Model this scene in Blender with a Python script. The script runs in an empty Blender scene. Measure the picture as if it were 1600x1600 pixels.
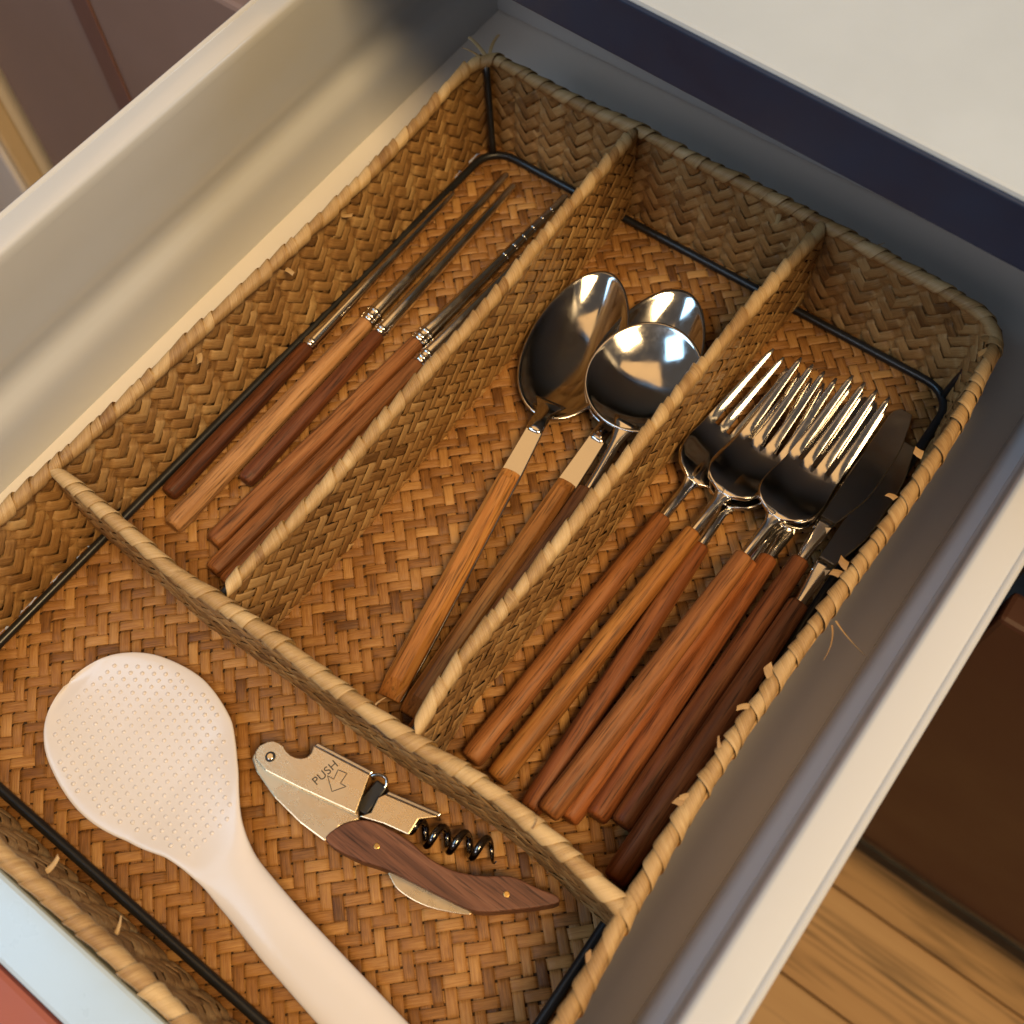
import bpy, bmesh, math, random
from math import sin, cos, pi, radians, sqrt
from mathutils import Vector as V, Matrix, Euler
random.seed(7)
SC = bpy.context.scene
COL = SC.collection
# ------------------------------------------------------------------ camera
RX = (0.80303086, 0.59545626, -0.02394314)      # camera right
RD = (0.52345306, -0.72399205, -0.44925762)     # camera down
RF = (-0.28484790, 0.34823462, -0.89308136)     # camera forward
CP = (0.25109395, -0.04762475, 0.38557575)
FPX = 1693.91
cd = bpy.data.cameras.new('camera'); cam = bpy.data.objects.new('camera', cd); COL.objects.link(cam)
cd.sensor_width = 36; cd.lens = 36 * FPX / 1600; cd.clip_start = .01; cd.clip_end = 50
cam.matrix_world = Matrix(((RX[0], -RD[0], -RF[0], CP[0]), (RX[1], -RD[1], -RF[1], CP[1]), (RX[2], -RD[2], -RF[2], CP[2]), (0, 0, 0, 1)))
cd.dof.use_dof = True; cd.dof.focus_distance = .40; cd.dof.aperture_fstop = 13.0
SC.camera = cam
# ------------------------------------------------------------------ world and lamps
w = bpy.data.worlds.new('World'); SC.world = w; w.use_nodes = True
bg = w.node_tree.nodes['Background']; bg.inputs[0].default_value = (.58, .50, .44, 1); bg.inputs[1].default_value = .12
def area(name, loc, target, sx, sy, power, color):
    l = bpy.data.lights.new(name, 'AREA'); l.shape = 'RECTANGLE'; l.size = sx; l.size_y = sy; l.energy = power; l.color = color
    o = bpy.data.objects.new(name, l); COL.objects.link(o); o.location = loc
    o.rotation_euler = (V(target) - V(loc)).to_track_quat('-Z', 'Y').to_euler()
    return o
area('warm_window', (.84, -.14, 1.46), (.12, .10, 0), .62, .50, 21.0, (1, .68, .33))
area('cupboard_glow', (-.18, .72, 1.60), (.14, .1, 0), 1.25, 1.15, 3.6, (1, .56, .20))  # unseen orange panel, stands in for lit wooden cupboards behind the counter
area('window_light', (-.46, -.42, 1.10), (.08, -.13, 0), .60, .45, 3.4, (.38, .68, 1))
area('front_fill', (.0, -1.20, 1.22), (.1, .15, 0), .9, .35, 3.2, (.92, .92, 1))  # added fill, reaches the drawer back under the counter
area('counter_fill', (1.0, 1.3, 1.1), (.6, .5, .14), .6, .6, 6.5, (.60, .80, 1))  # added cool fill aimed at the countertop to whiten it
SC.cycles.max_bounces = 6; SC.cycles.diffuse_bounces = 3; SC.cycles.glossy_bounces = 4; SC.cycles.transmission_bounces = 2
SC.cycles.caustics_reflective = False; SC.cycles.caustics_refractive = False; SC.cycles.use_adaptive_sampling = True; SC.cycles.adaptive_threshold = .02
SC.view_settings.view_transform = 'Standard'; SC.view_settings.look = 'None'
SC.view_settings.exposure = .36; SC.view_settings.gamma = 1

# ------------------------------------------------------------------ materials
def newmat(name):
    m = bpy.data.materials.new(name); m.use_nodes = True
    nt = m.node_tree; b = nt.nodes['Principled BSDF']
    return m, nt, b
def N(nt, t, **kw):
    n = nt.nodes.new(t)
    for k, v in kw.items():
        if k.startswith('i_'): n.inputs[k[2:].replace('_', ' ')].default_value = v
        else: setattr(n, k, v)
    return n
def rgba(c): return (c[0], c[1], c[2], 1)
def plain(name, c, rough=.5, metal=0, noise=.06, nscale=30, bump=0, coat=0, spec=.5, dist=.0005):
    m, nt, b = newmat(name); L = nt.links.new
    tc = N(nt, 'ShaderNodeTexCoord'); n = N(nt, 'ShaderNodeTexNoise', i_Scale=nscale, i_Detail=6.0, i_Roughness=.6)
    L(tc.outputs['Object'], n.inputs['Vector'])
    r = N(nt, 'ShaderNodeMapRange'); L(n.outputs['Fac'], r.inputs[0])
    r.inputs[1].default_value = .3; r.inputs[2].default_value = .7; r.inputs[3].default_value = 1 - noise; r.inputs[4].default_value = 1 + noise
    mx = N(nt, 'ShaderNodeVectorMath', operation='SCALE'); mx.inputs[0].default_value = c; L(r.outputs[0], mx.inputs['Scale'])
    L(mx.outputs[0], b.inputs['Base Color'])
    b.inputs['Metallic'].default_value = metal; b.inputs['Specular IOR Level'].default_value = spec
    r2 = N(nt, 'ShaderNodeMapRange'); L(n.outputs['Fac'], r2.inputs[0]); r2.inputs[1].default_value = .3; r2.inputs[2].default_value = .7
    r2.inputs[3].default_value = rough * .8; r2.inputs[4].default_value = min(1, rough * 1.25); L(r2.outputs[0], b.inputs['Roughness'])
    b.inputs['Coat Weight'].default_value = coat; b.inputs['Coat Roughness'].default_value = .13
    if bump:
        bp = N(nt, 'ShaderNodeBump', i_Strength=bump, i_Distance=dist); n2 = N(nt, 'ShaderNodeTexNoise', i_Scale=nscale * 12, i_Detail=4.0)
        L(tc.outputs['Object'], n2.inputs['Vector']); L(n2.outputs['Fac'], bp.inputs['Height']); L(bp.outputs[0], b.inputs['Normal'])
    return m
def straw(name, c0, c1, c2, rough=.55):
    """fibres run along the strip (UV u), tone of each float from the 'tone' attribute"""
    m, nt, b = newmat(name); L = nt.links.new
    uv = N(nt, 'ShaderNodeUVMap'); at = N(nt, 'ShaderNodeAttribute', attribute_name='tone')
    mp = N(nt, 'ShaderNodeMapping'); mp.inputs['Scale'].default_value = (90, 2600, 1); L(uv.outputs[0], mp.inputs[0])
    n = N(nt, 'ShaderNodeTexNoise', i_Scale=1.0, i_Detail=5.0, i_Roughness=.65); L(mp.outputs[0], n.inputs['Vector'])
    mp2 = N(nt, 'ShaderNodeMapping'); mp2.inputs['Scale'].default_value = (120, 300, 1); L(uv.outputs[0], mp2.inputs[0])
    n2 = N(nt, 'ShaderNodeTexNoise', i_Scale=1.0, i_Detail=4.0); L(mp2.outputs[0], n2.inputs['Vector'])
    ad = N(nt, 'ShaderNodeMath', operation='MULTIPLY_ADD'); L(n.outputs['Fac'], ad.inputs[0]); ad.inputs[1].default_value = 1.25; 
    ad2 = N(nt, 'ShaderNodeMath', operation='MULTIPLY_ADD'); L(n2.outputs['Fac'], ad2.inputs[0]); ad2.inputs[1].default_value = .55; ad2.inputs[2].default_value = -.90
    ad3 = N(nt, 'ShaderNodeMath', operation='ADD'); L(at.outputs['Fac'], ad3.inputs[0]); L(ad2.outputs[0], ad3.inputs[1]); L(ad3.outputs[0], ad.inputs[2])
    cr = N(nt, 'ShaderNodeValToRGB'); cr.color_ramp.elements[0].color = rgba(c0); cr.color_ramp.elements[0].position = .05
    cr.color_ramp.elements[1].color = rgba(c2); cr.color_ramp.elements[1].position = .98
    e = cr.color_ramp.elements.new(.5); e.color = rgba(c1)
    L(ad.outputs[0], cr.inputs[0]); L(cr.outputs[0], b.inputs['Base Color'])
    b.inputs['Roughness'].default_value = rough; b.inputs['Specular IOR Level'].default_value = .42
    bp = N(nt, 'ShaderNodeBump', i_Strength=.8, i_Distance=.0003); L(n.outputs['Fac'], bp.inputs['Height']); L(bp.outputs[0], b.inputs['Normal'])
    return m
def wood(name, c0, c1, c2, rough=.5, stretch=(14, 260, 260), bump=.35):
    m, nt, b = newmat(name); L = nt.links.new
    tc = N(nt, 'ShaderNodeTexCoord'); oi = N(nt, 'ShaderNodeObjectInfo')
    mp = N(nt, 'ShaderNodeMapping'); mp.inputs['Scale'].default_value = stretch; L(tc.outputs['Object'], mp.inputs[0])
    mu = N(nt, 'ShaderNodeMath', operation='MULTIPLY'); L(oi.outputs['Random'], mu.inputs[0]); mu.inputs[1].default_value = 37
    n = N(nt, 'ShaderNodeTexNoise', noise_dimensions='4D', i_Scale=1.0, i_Detail=6.0, i_Roughness=.6, i_Distortion=.5)
    L(mp.outputs[0], n.inputs['Vector']); L(mu.outputs[0], n.inputs['W'])
    mp2 = N(nt, 'ShaderNodeMapping'); mp2.inputs['Scale'].default_value = (stretch[0] * 5, stretch[1] * 5, stretch[2] * 5); L(tc.outputs['Object'], mp2.inputs[0])
    n2 = N(nt, 'ShaderNodeTexNoise', noise_dimensions='4D', i_Scale=1.0, i_Detail=3.0); L(mp2.outputs[0], n2.inputs['Vector']); L(mu.outputs[0], n2.inputs['W'])
    cr = N(nt, 'ShaderNodeValToRGB'); els = cr.color_ramp.elements
    els[0].color = rgba(c0); els[0].position = .28; els[1].color = rgba(c2); els[1].position = .74; e = els.new(.5); e.color = rgba(c1)
    L(n.outputs['Fac'], cr.inputs[0])
    pr = N(nt, 'ShaderNodeMapRange'); L(n2.outputs['Fac'], pr.inputs[0]); pr.inputs[1].default_value = .3; pr.inputs[2].default_value = .5; pr.inputs[3].default_value = .32; pr.inputs[4].default_value = 1
    orr = N(nt, 'ShaderNodeMapRange'); L(oi.outputs['Random'], orr.inputs[0]); orr.inputs[3].default_value = .85; orr.inputs[4].default_value = 1.15
    m1 = N(nt, 'ShaderNodeMath', operation='MULTIPLY'); L(pr.outputs[0], m1.inputs[0]); L(orr.outputs[0], m1.inputs[1])
    vm = N(nt, 'ShaderNodeVectorMath', operation='SCALE'); L(cr.outputs[0], vm.inputs[0]); L(m1.outputs[0], vm.inputs['Scale'])
    L(vm.outputs[0], b.inputs['Base Color']); b.inputs['Roughness'].default_value = rough; b.inputs['Specular IOR Level'].default_value = .28
    bp = N(nt, 'ShaderNodeBump', i_Strength=bump, i_Distance=.0003); L(n2.outputs['Fac'], bp.inputs['Height']); L(bp.outputs[0], b.inputs['Normal'])
    return m
def steel(name, c=(.72, .69, .65), rough=.13, brushed=0, var=1):
    m, nt, b = newmat(name); L = nt.links.new
    tc = N(nt, 'ShaderNodeTexCoord')
    n = N(nt, 'ShaderNodeTexNoise', i_Scale=90.0, i_Detail=7.0, i_Roughness=.7); L(tc.outputs['Object'], n.inputs['Vector'])
    mp = N(nt, 'ShaderNodeMapping'); mp.inputs['Scale'].default_value = (60, 4000, 4000) ; L(tc.outputs['Object'], mp.inputs[0])
    s = N(nt, 'ShaderNodeTexNoise', i_Scale=1.0, i_Detail=2.0); L(mp.outputs[0], s.inputs['Vector'])
    r = N(nt, 'ShaderNodeMapRange'); L(n.outputs['Fac'], r.inputs[0]); r.inputs[1].default_value = .42; r.inputs[2].default_value = .72
    r.inputs[3].default_value = rough * (1 - .4 * var); r.inputs[4].default_value = rough * (1 + .6 * var); L(r.outputs[0], b.inputs['Roughness'])
    b.inputs['Base Color'].default_value = rgba(c); b.inputs['Metallic'].default_value = 1
    bp = N(nt, 'ShaderNodeBump', i_Strength=.02 + brushed, i_Distance=.0002); L(s.outputs['Fac'], bp.inputs['Height']); L(bp.outputs[0], b.inputs['Normal'])
    return m
M = {}
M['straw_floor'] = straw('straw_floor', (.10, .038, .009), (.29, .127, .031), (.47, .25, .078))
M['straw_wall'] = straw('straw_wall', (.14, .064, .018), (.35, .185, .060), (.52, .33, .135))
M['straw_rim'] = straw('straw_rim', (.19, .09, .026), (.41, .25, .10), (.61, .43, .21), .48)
M['backing'] = plain('backing', (.04, .018, .006), .9)  # near-black sheet, deep shade of the weave gaps put into its colour
M['wire'] = plain('wire', (.012, .013, .014), .32, noise=.2)
M['wood_red'] = wood('wood_red', (.09, .025, .007), (.22, .068, .019), (.35, .13, .040))
M['wood_mid'] = wood('wood_mid', (.14, .045, .013), (.30, .112, .034), (.44, .19, .062))
M['wood_amber'] = wood('wood_amber', (.17, .058, .011), (.37, .145, .032), (.52, .25, .065))
M['wood_dark'] = wood('wood_dark', (.045, .014, .006), (.13, .040, .014), (.23, .08, .028))
M['wood_light'] = wood('wood_light', (.28, .125, .045), (.42, .215, .085), (.54, .30, .13))
M['wood_cork'] = wood('wood_cork', (.065, .026, .014), (.15, .062, .034), (.23, .105, .058))
M['steel'] = steel('steel')
M['steel_warm'] = steel('steel_warm', (.80, .75, .65), .17)
M['steel_dark'] = steel('steel_dark', (.62, .59, .56), .2, 0, .25)
M['steel_bar'] = steel('steel_bar', (.62, .60, .57), .17, .02, .5)
M['steel_sat'] = steel('steel_sat', (.88, .70, .45), .28, .06, .2)  # gold tint: warm reflected light put into the steel colour
M['worm'] = steel('worm', (.16, .15, .145), .12)
M['black'] = plain('black', (.012, .011, .010), .5)
M['ink'] = plain('ink', (.03, .02, .012), .6)
M['pin'] = plain('pin', (.72, .42, .13), .3, 1)
M['paint'] = plain('paint', (.53, .55, .57), .34, noise=.02, nscale=8, coat=.9, bump=0)
M['panel'] = plain('panel', (.76, .72, .66), .45, noise=.025, nscale=14, bump=.05)
M['counter'] = plain('counter', (.43, .50, .58), .35, noise=.03, nscale=25, bump=.08)
M['navy'] = plain('navy', (.010, .023, .064), .45, noise=.12, nscale=40, bump=.1)
M['plastic'] = plain('plastic', (.69, .65, .635), .20, noise=.015, nscale=20)
M['plastic'].node_tree.nodes['Principled BSDF'].inputs['Subsurface Weight'].default_value = 0
M['plastic'].node_tree.nodes['Principled BSDF'].inputs['Subsurface Radius'].default_value = (.004, .003, .002)
M['plastic'].node_tree.nodes['Principled BSDF'].inputs['Subsurface Scale'].default_value = 1.0
M['door'] = plain('door', (.085, .034, .022), .5, noise=.12, nscale=5, bump=.05)
M['mauve'] = plain('mauve', (.31, .215, .19), .5, noise=.10, nscale=6, bump=.05)
M['filler'] = plain('filler', (.19, .10, .09), .5)
M['cool_lit_white'] = plain('cool_lit_white', (.44, .58, .74), .3, noise=.03, nscale=20, coat=.3)  # drawer white with cool reflected light mixed into its colour
M['front'] = plain('front', (.30, .085, .055), .5, noise=.08, nscale=10)
M['white'] = plain('white', (.85, .80, .75), .5, noise=.04, nscale=6)
M['cream'] = plain('cream', (.70, .55, .34), .5, noise=.05)
M['dark'] = plain('dark', (.02, .017, .016), .7)
M['floor_wood'] = wood('floor_wood', (.46, .26, .105), (.55, .33, .145), (.62, .39, .18), .45, (1.5, 30, 30), .1)

# ------------------------------------------------------------------ helpers
ORG = {}
def mesh(name, vs, fs, mat, parent=None, smooth=True, uv=None, tone=None, local=False):
    off = V((0, 0, 0))
    if parent is not None and not local:
        r_ = parent
        while r_.parent is not None: r_ = r_.parent
        off = ORG.get(r_.name, off)
    me = bpy.data.meshes.new(name)
    me.from_pydata([tuple(V(v) - off) for v in vs], [], fs)
    if uv is not None:
        l = me.uv_layers.new(name='UVMap'); d = [0.0] * (2 * len(me.loops))
        for i, lp in enumerate(me.loops): d[2 * i], d[2 * i + 1] = uv[lp.vertex_index]
        l.data.foreach_set('uv', d)
    if tone is not None:
        a = me.attributes.new('tone', 'FLOAT', 'POINT'); a.data.foreach_set('value', tone)
    if smooth: me.polygons.foreach_set('use_smooth', [True] * len(me.polygons))
    me.materials.append(M[mat]); me.update()
    o = bpy.data.objects.new(name, me); COL.objects.link(o)
    if parent is not None: o.parent = parent
    return o
def thing(name, label, cat, loc=(0, 0, 0), group=None):
    o = bpy.data.objects.new(name, None); COL.objects.link(o); o.location = loc; o.empty_display_size = .01
    o['label'] = label; o['category'] = cat; ORG[o.name] = V(loc)
    if group: o['group'] = group
    return o
def tag(o, label, cat, group=None):
    o['label'] = label; o['category'] = cat
    if group: o['group'] = group
    return o
def loft(rings, cap=True):
    vs = [p for r in rings for p in r]; n = len(rings[0]); fs = []
    for i in range(len(rings) - 1):
        for j in range(n):
            fs.append((i * n + j, i * n + (j + 1) % n, (i + 1) * n + (j + 1) % n, (i + 1) * n + j))
    if cap: fs.append(tuple(range(n - 1, -1, -1))); fs.append(tuple((len(rings) - 1) * n + j for j in range(n)))
    return vs, fs
def ring(x, ry, rz, n, z0=0, y0=0, ph=0, sq=1):
    out = []
    for k in range(n):
        a = 2 * pi * k / n + ph; c, s = cos(a), sin(a)
        out.append((x, y0 + ry * math.copysign(abs(c) ** sq, c), z0 + rz * math.copysign(abs(s) ** sq, s)))
    return out
def bevel(o, wd, seg=2, ang=35):
    m = o.modifiers.new('bevel', 'BEVEL'); m.width = wd; m.segments = seg; m.limit_method = 'ANGLE'; m.angle_limit = radians(ang); return o
def box(name, lo, hi, mat, parent=None, bev=0, local=False):
    x0, y0, z0 = lo; x1, y1, z1 = hi
    vs = [(x0, y0, z0), (x1, y0, z0), (x1, y1, z0), (x0, y1, z0), (x0, y0, z1), (x1, y0, z1), (x1, y1, z1), (x0, y1, z1)]
    fs = [(3, 2, 1, 0), (4, 5, 6, 7), (0, 1, 5, 4), (1, 2, 6, 5), (2, 3, 7, 6), (3, 0, 4, 7)]
    o = mesh(name, vs, fs, mat, parent, False, local=local)
    if bev: bevel(o, bev)
    return o
def sstep(t): t = max(0, min(1, t)); return t * t * (3 - 2 * t)
def catmull(pts, n=8, closed=False):
    P = [V(p) for p in pts]; out = []; L = len(P)
    for i in range(L if closed else L - 1):
        if closed: a, b, c, d = P[i - 1], P[i], P[(i + 1) % L], P[(i + 2) % L]
        else: a, b, c, d = P[max(i - 1, 0)], P[i], P[i + 1], P[min(i + 2, L - 1)]
        for k in range(n):
            t = k / n
            out.append(.5 * ((2 * b) + (c - a) * t + (2 * a - 5 * b + 4 * c - d) * t * t + (3 * b - a - 3 * c + d) * t ** 3))
    if not closed: out.append(P[-1])
    return out
class Path:
    def __init__(s, pts, closed=False):
        s.p = [V(p) for p in pts] + ([V(pts[0])] if closed else []); s.closed = closed
        s.d = [0]
        for i in range(len(s.p) - 1): s.d.append(s.d[-1] + (s.p[i + 1] - s.p[i]).length)
        s.L = s.d[-1]; s.h = 0
    def at(s, u):
        if s.closed: u %= s.L
        else: u = max(0, min(s.L, u))
        lo, hi = 0, len(s.d) - 1
        while hi - lo > 1:
            m = (lo + hi) // 2
            if s.d[m] <= u: lo = m
            else: hi = m
        e = s.d[hi] - s.d[lo]; t = (u - s.d[lo]) / e if e else 0
        return s.p[lo].lerp(s.p[hi], t)
    def tan(s, u, e=.002):
        a, b = (s.at(u - e), s.at(u + e)); return (b - a).normalized()
def tube(pts, r, n=8, closed=False):
    P = [V(p) for p in pts]; rings = []
    for i, p in enumerate(P):
        if closed: t = P[(i + 1) % len(P)] - P[i - 1]
        else: t = P[min(i + 1, len(P) - 1)] - P[max(i - 1, 0)]
        t.normalize(); sd = t.cross(V((0, 0, 1)))
        if sd.length < .05: sd = t.cross(V((0, 1, 0)))
        sd.normalize(); up = sd.cross(t); rr = r[i] if isinstance(r, list) else r
        rings.append([p + sd * rr * cos(2 * pi * k / n) + up * rr * sin(2 * pi * k / n) for k in range(n)])
    if closed: rings.append(rings[0]); vs, fs = loft(rings, False)
    else: vs, fs = loft(rings)
    return vs, fs
def extrude(poly, z0, z1):
    n = len(poly); ar = sum(poly[i][0] * poly[(i + 1) % n][1] - poly[(i + 1) % n][0] * poly[i][1] for i in range(n))
    if ar < 0: poly = poly[::-1]
    vs = [(x, y, z0) for x, y in poly] + [(x, y, z1) for x, y in poly]
    fs = [tuple(range(n - 1, -1, -1)), tuple(range(n, 2 * n))] + [(i, (i + 1) % n, n + (i + 1) % n, n + i) for i in range(n)]
    return vs, fs
def smooth2(pts, n=5): return [(p.x, p.y) for p in catmull([(x, y, 0) for x, y in pts], n, True)]
def axes(o, a, b, roll=0):
    """stand a thing at a, its local x axis towards b"""
    a, b = V(a), V(b); x = (b - a).normalized(); y = V((0, 0, 1)).cross(x).normalized(); z = x.cross(y)
    R = Matrix((x, y, z)).transposed() @ Matrix.Rotation(roll, 3, 'X')
    o.matrix_world = Matrix.Translation(a) @ R.to_4x4()

# ------------------------------------------------------------------ room: floor, cabinet fronts
FZ = -.65
fl = mesh('floor', [(-2.5, -2.5, FZ), (2.5, -2.5, FZ), (2.5, 1.5, FZ), (-2.5, 1.5, FZ)], [(0, 1, 2, 3)], 'dark', None, False); fl['kind'] = 'structure'
for i in range(9):
    y = -.50 + i * .09
    for j, (xa, xb) in enumerate(((-1.4 + .13 * (i % 3), -.33 + .21 * (i % 3)), (-.33 + .21 * (i % 3), .85 + .16 * (i % 2)), (.85 + .16 * (i % 2), 1.9))):
        box('floor_plank', (xa + .0008, y + .0008, FZ + .0005), (xb - .0008, y + .0892, FZ + .012), 'floor_wood', fl, .0012)
cab = thing('base_cabinet', 'dark brown kitchen base cabinet fronts below the counter', 'cabinet', (.1, .25, FZ))
box('carcass_side', (-.092, .262, -.54), (-.076, .80, .115), 'dark', cab)
box('carcass_side', (.300, .262, -.54), (.316, .80, .115), 'dark', cab)
box('carcass_back', (-.075, .70, -.54), (.299, .715, .115), 'dark', cab)
box('shelf', (-.075, .262, -.10), (.299, .69, -.085), 'dark', cab)
box('toe_kick', (-.45, .30, FZ + .013), (1.2, .315, -.541), 'dark', cab)
o = box('door', (.318, .240, -.535), (.90, .259, -.115), 'door', cab, .003); 
o = box('door', (-.075, .240, -.535), (.3145, .259, -.115), 'door', cab, .003)
box('plinth', (-.44, .236, -.558), (1.2, .2385, -.536), 'dark', cab)
o = box('door', (-.285, .240, -.535), (-.094, .259, .02), 'mauve', cab, .003); o['label'] = 'mauve brown cabinet door left of the open drawer'
o = box('door', (-.446, .240, -.535), (-.291, .259, .10), 'mauve', cab, .003)
box('filler_strip', (-.2975, .238, -.535), (-.2795, .2398, .10), 'filler', cab, .0005)
ap = thing('white_appliance', 'white appliance with a cream front edge beside the mauve cabinet', 'appliance', (-.8, .25, FZ))
box('body', (-1.25, .215, FZ + .013), (-.466, .80, .08), 'white', ap, .004)
box('edge_strip', (-.4655, .218, FZ + .013), (-.4575, .235, .08), 'cream', ap, .003)
ct = thing('countertop', 'white countertop slab with a dark navy front edge above the drawer', 'countertop', (.14, .216, .12))
def rot(px, py, a=-.043):
    dx, dy = px - .14, py - .217; return (.14 + dx * cos(a) - dy * sin(a), .217 + dx * sin(a) + dy * cos(a))
def slab(name, x0, y0, x1, y1, z0, z1, mat, bev=.001):
    q = [rot(x0, y0), rot(x1, y0), rot(x1, y1), rot(x0, y1)]; vs, fs = extrude(q, z0, z1)
    return bevel(mesh(name, vs, fs, mat, ct, False), bev)
slab('slab', -.9, .219, 1.3, .85, .121, .1438, 'counter', .0015)
slab('edge_band', -.9, .217, 1.3, .2188, .120, .1425, 'navy', .0006)

# ------------------------------------------------------------------ drawer
dr = thing('drawer', 'open white metal drawer holding the woven basket', 'drawer', (.11, .1, -.003))
box('bottom_panel', (-.060, -.103, -.019), (.287, .345, -.003), 'panel', dr)
prof = [(.0050, -.0029), (.0050, .0), (.0050, .010), (.0050, .0185), (.0046, .0215), (.0036, .0245), (.0018, .0270), (-.0006, .0290), (-.0022, .0315), (-.0028, .0345), (-.0024, .0375), (-.0014, .0405), (-.0004, .0440), (0, .0480), (0, .0640), (0, .081), (-.0004, .0840), (-.0012, .0853), (-.0024, .0858), (-.0118, .0861), (-.0124, .0868), (-.0134, .0870), (-.0143, .0864), (-.0145, .084), (-.0145, -.02), (-.0138, -.024), (0, -.024), (.0050, -.0195)]
def side(name, x0, x1, sg, zt):
    rings = []
    for k in range(13):
        t = k / 12; y = -.1215 + t * .475; x = x0 + (x1 - x0) * t
        rings.append([(x + sg * px, y, pz + zt) for px, pz in prof])
    vs, fs = loft(rings)
    o = mesh(name, vs, fs, 'paint', dr, True)
    m = o.modifiers.new('edges', 'EDGE_SPLIT'); m.split_angle = radians(45)
    return o
side('side_wall', -.0510, -.0590, 1, 0)
side('side_wall', .2725, .2780, -1, 0)
box('back_panel', (-.0600, .3352, -.0025), (.2860, .347, .075), 'paint', dr, .001)
box('inner_front', (-.0600, -.1225, -.0025), (.2860, -.1045, .0455), 'cool_lit_white', dr, .0015)
box('drawer_front', (-.105, -.1425, -.09), (.330, -.1230, .0445), 'front', dr, .002)

# ------------------------------------------------------------------ woven basket
H = .0483
bk = thing('woven_basket', 'woven straw cutlery basket with wrapped rims and four compartments', 'basket', (.125, .08, -.001))
strips = []                                    # (score, name, verts, faces, uv, tone, mat, parent)
def weave(mp, U, Wd, mat, parent, pat, amp=.00050, SW=.0043, cover=.87):
    """2/2 twill of straps at 45 degrees on the sheet mp(u, v, h)"""
    q = 1 / sqrt(2)
    for fam in (0, 1):
        # along direction a, across direction c in (u, v)
        a = (q, q) if fam == 0 else (-q, q); c = (-q, q) if fam == 0 else (q, q)
        cs = [x * c[0] + y * c[1] for x in (0, U) for y in (0, Wd)]
        for i in range(math.floor(min(cs) / SW), math.ceil(max(cs) / SW)):
            tw = SW * random.uniform(cover - .09, cover + .05) / 2; tc = (i + .5) * SW + random.uniform(-.00012, .00012); wb = (random.uniform(0, 6), random.uniform(40, 90), random.uniform(.0001, .00028))
            lat = [-1, -.88, -.3, .3, .88, 1]
            rg = []
            for l in lat:
                t = tc + l * tw; lo, hi = -9, 9
                # u = s*a0 + t*c0 in [0,U]; v = s*a1 + t*c1 in [0,Wd]
                for ai, ci, mxx in ((a[0], c[0], U), (a[1], c[1], Wd)):
                    s0, s1 = (0 - t * ci) / ai, (mxx - t * ci) / ai
                    lo = max(lo, min(s0, s1)); hi = min(hi, max(s0, s1))
                rg.append((lo, hi))
            ok = [r for r in rg if r[1] > r[0]]
            if not ok: continue
            S0 = min(r[0] for r in ok); S1 = max(r[1] for r in ok)
            if S1 - S0 < SW * .8: continue
            j0, j1 = math.floor(S0 / SW), math.floor(S1 / SW)
            st = []
            def over(j):
                k = ((i + j) if pat else (i - j)) % 4
                return 1 if (k < 2) == (fam == 0) else -1
            base = random.gauss(0, .10); run = None; tone = .5; lift = 0
            vs, fs, uv, tn = [], [], [], []; u0 = random.uniform(0, 9); v0 = random.uniform(0, 9)
            for j in range(j0, j1 + 1):
                o_ = over(j)
                if o_ != run or run is None: run = o_; tone = .5 + base + random.gauss(0, .12); lift = random.uniform(-.00012, .00022); tl = random.uniform(-.00016, .00016)
                pv, nx = over(j - 1), over(j + 1)
                for f in (.05, .22, .78, .95):
                    s = (j + f) * SW
                    h = o_ * amp + (lift if o_ > 0 else 0)
                    if f < .2 and pv != o_: h = o_ * amp * .40
                    if f > .8 and nx != o_: h = o_ * amp * .40
                    row = len(vs)
                    for l, r in zip(lat, rg):
                        t = tc + l * tw + wb[2] * sin(wb[0] + wb[1] * s); ss = s
                        if r[1] > r[0]: ss = min(max(s, r[0]), r[1])
                        else: ss = (S0 + S1) / 2 if S1 - S0 < .001 else min(max(s, S0), S1)
                        u = ss * a[0] + t * c[0]; v = ss * a[1] + t * c[1]
                        u = min(max(u, 0), U); v = min(max(v, 0), Wd)
                        hh = h - (.00028 if abs(l) == 1 else .00004 if abs(l) > .7 else 0) + tl * l
                        vs.append(mp(u, v, hh)); uv.append((u0 + s, v0 + l * tw)); tn.append(tone)
                    if row:
                        n = len(lat)
                        for k in range(n - 1): fs.append((row - n + k, row - n + k + 1, row + k + 1, row + k))
            if len(vs) < 12: continue
            # how large it shows: length times facing, inside the frame
            sc = 0; F = V(RF)
            m_ = len(vs) // 6
            for g in (m_ // 6, m_ // 2, 5 * m_ // 6):
                p_ = vs[g * 6 + 2]; uu = (g / max(1, m_))
                d = V(p_) - V(CP); zc = d.dot(F)
                px, py = 800 + FPX * d.dot(V(RX)) / zc, 800 + FPX * d.dot(V(RD)) / zc
                if -20 < px < 1620 and -20 < py < 1620:
                    e1 = V(vs[min(g + 1, m_ - 1) * 6 + 2]) - V(vs[max(g - 1, 0) * 6 + 2]); e2 = V(vs[g * 6 + 5]) - V(vs[g * 6])
                    if e1.length > 1e-6 and e2.length > 1e-6:
                        sc += abs(e1.normalized().cross(e2.normalized()).dot(d.normalized()))
            strips.append(((S1 - S0) * sc, vs, fs, uv, tn, mat, parent))
# floor
ZF = .0
fbk = box('woven_floor', (.002, -.098, -.0022), (.248, .2565, -.0009), 'backing', bk)
weave(lambda u, v, h: (.0012 + u, -.0990 + v, ZF + h), .2476, .3565, 'straw_floor', fbk, True)
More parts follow.
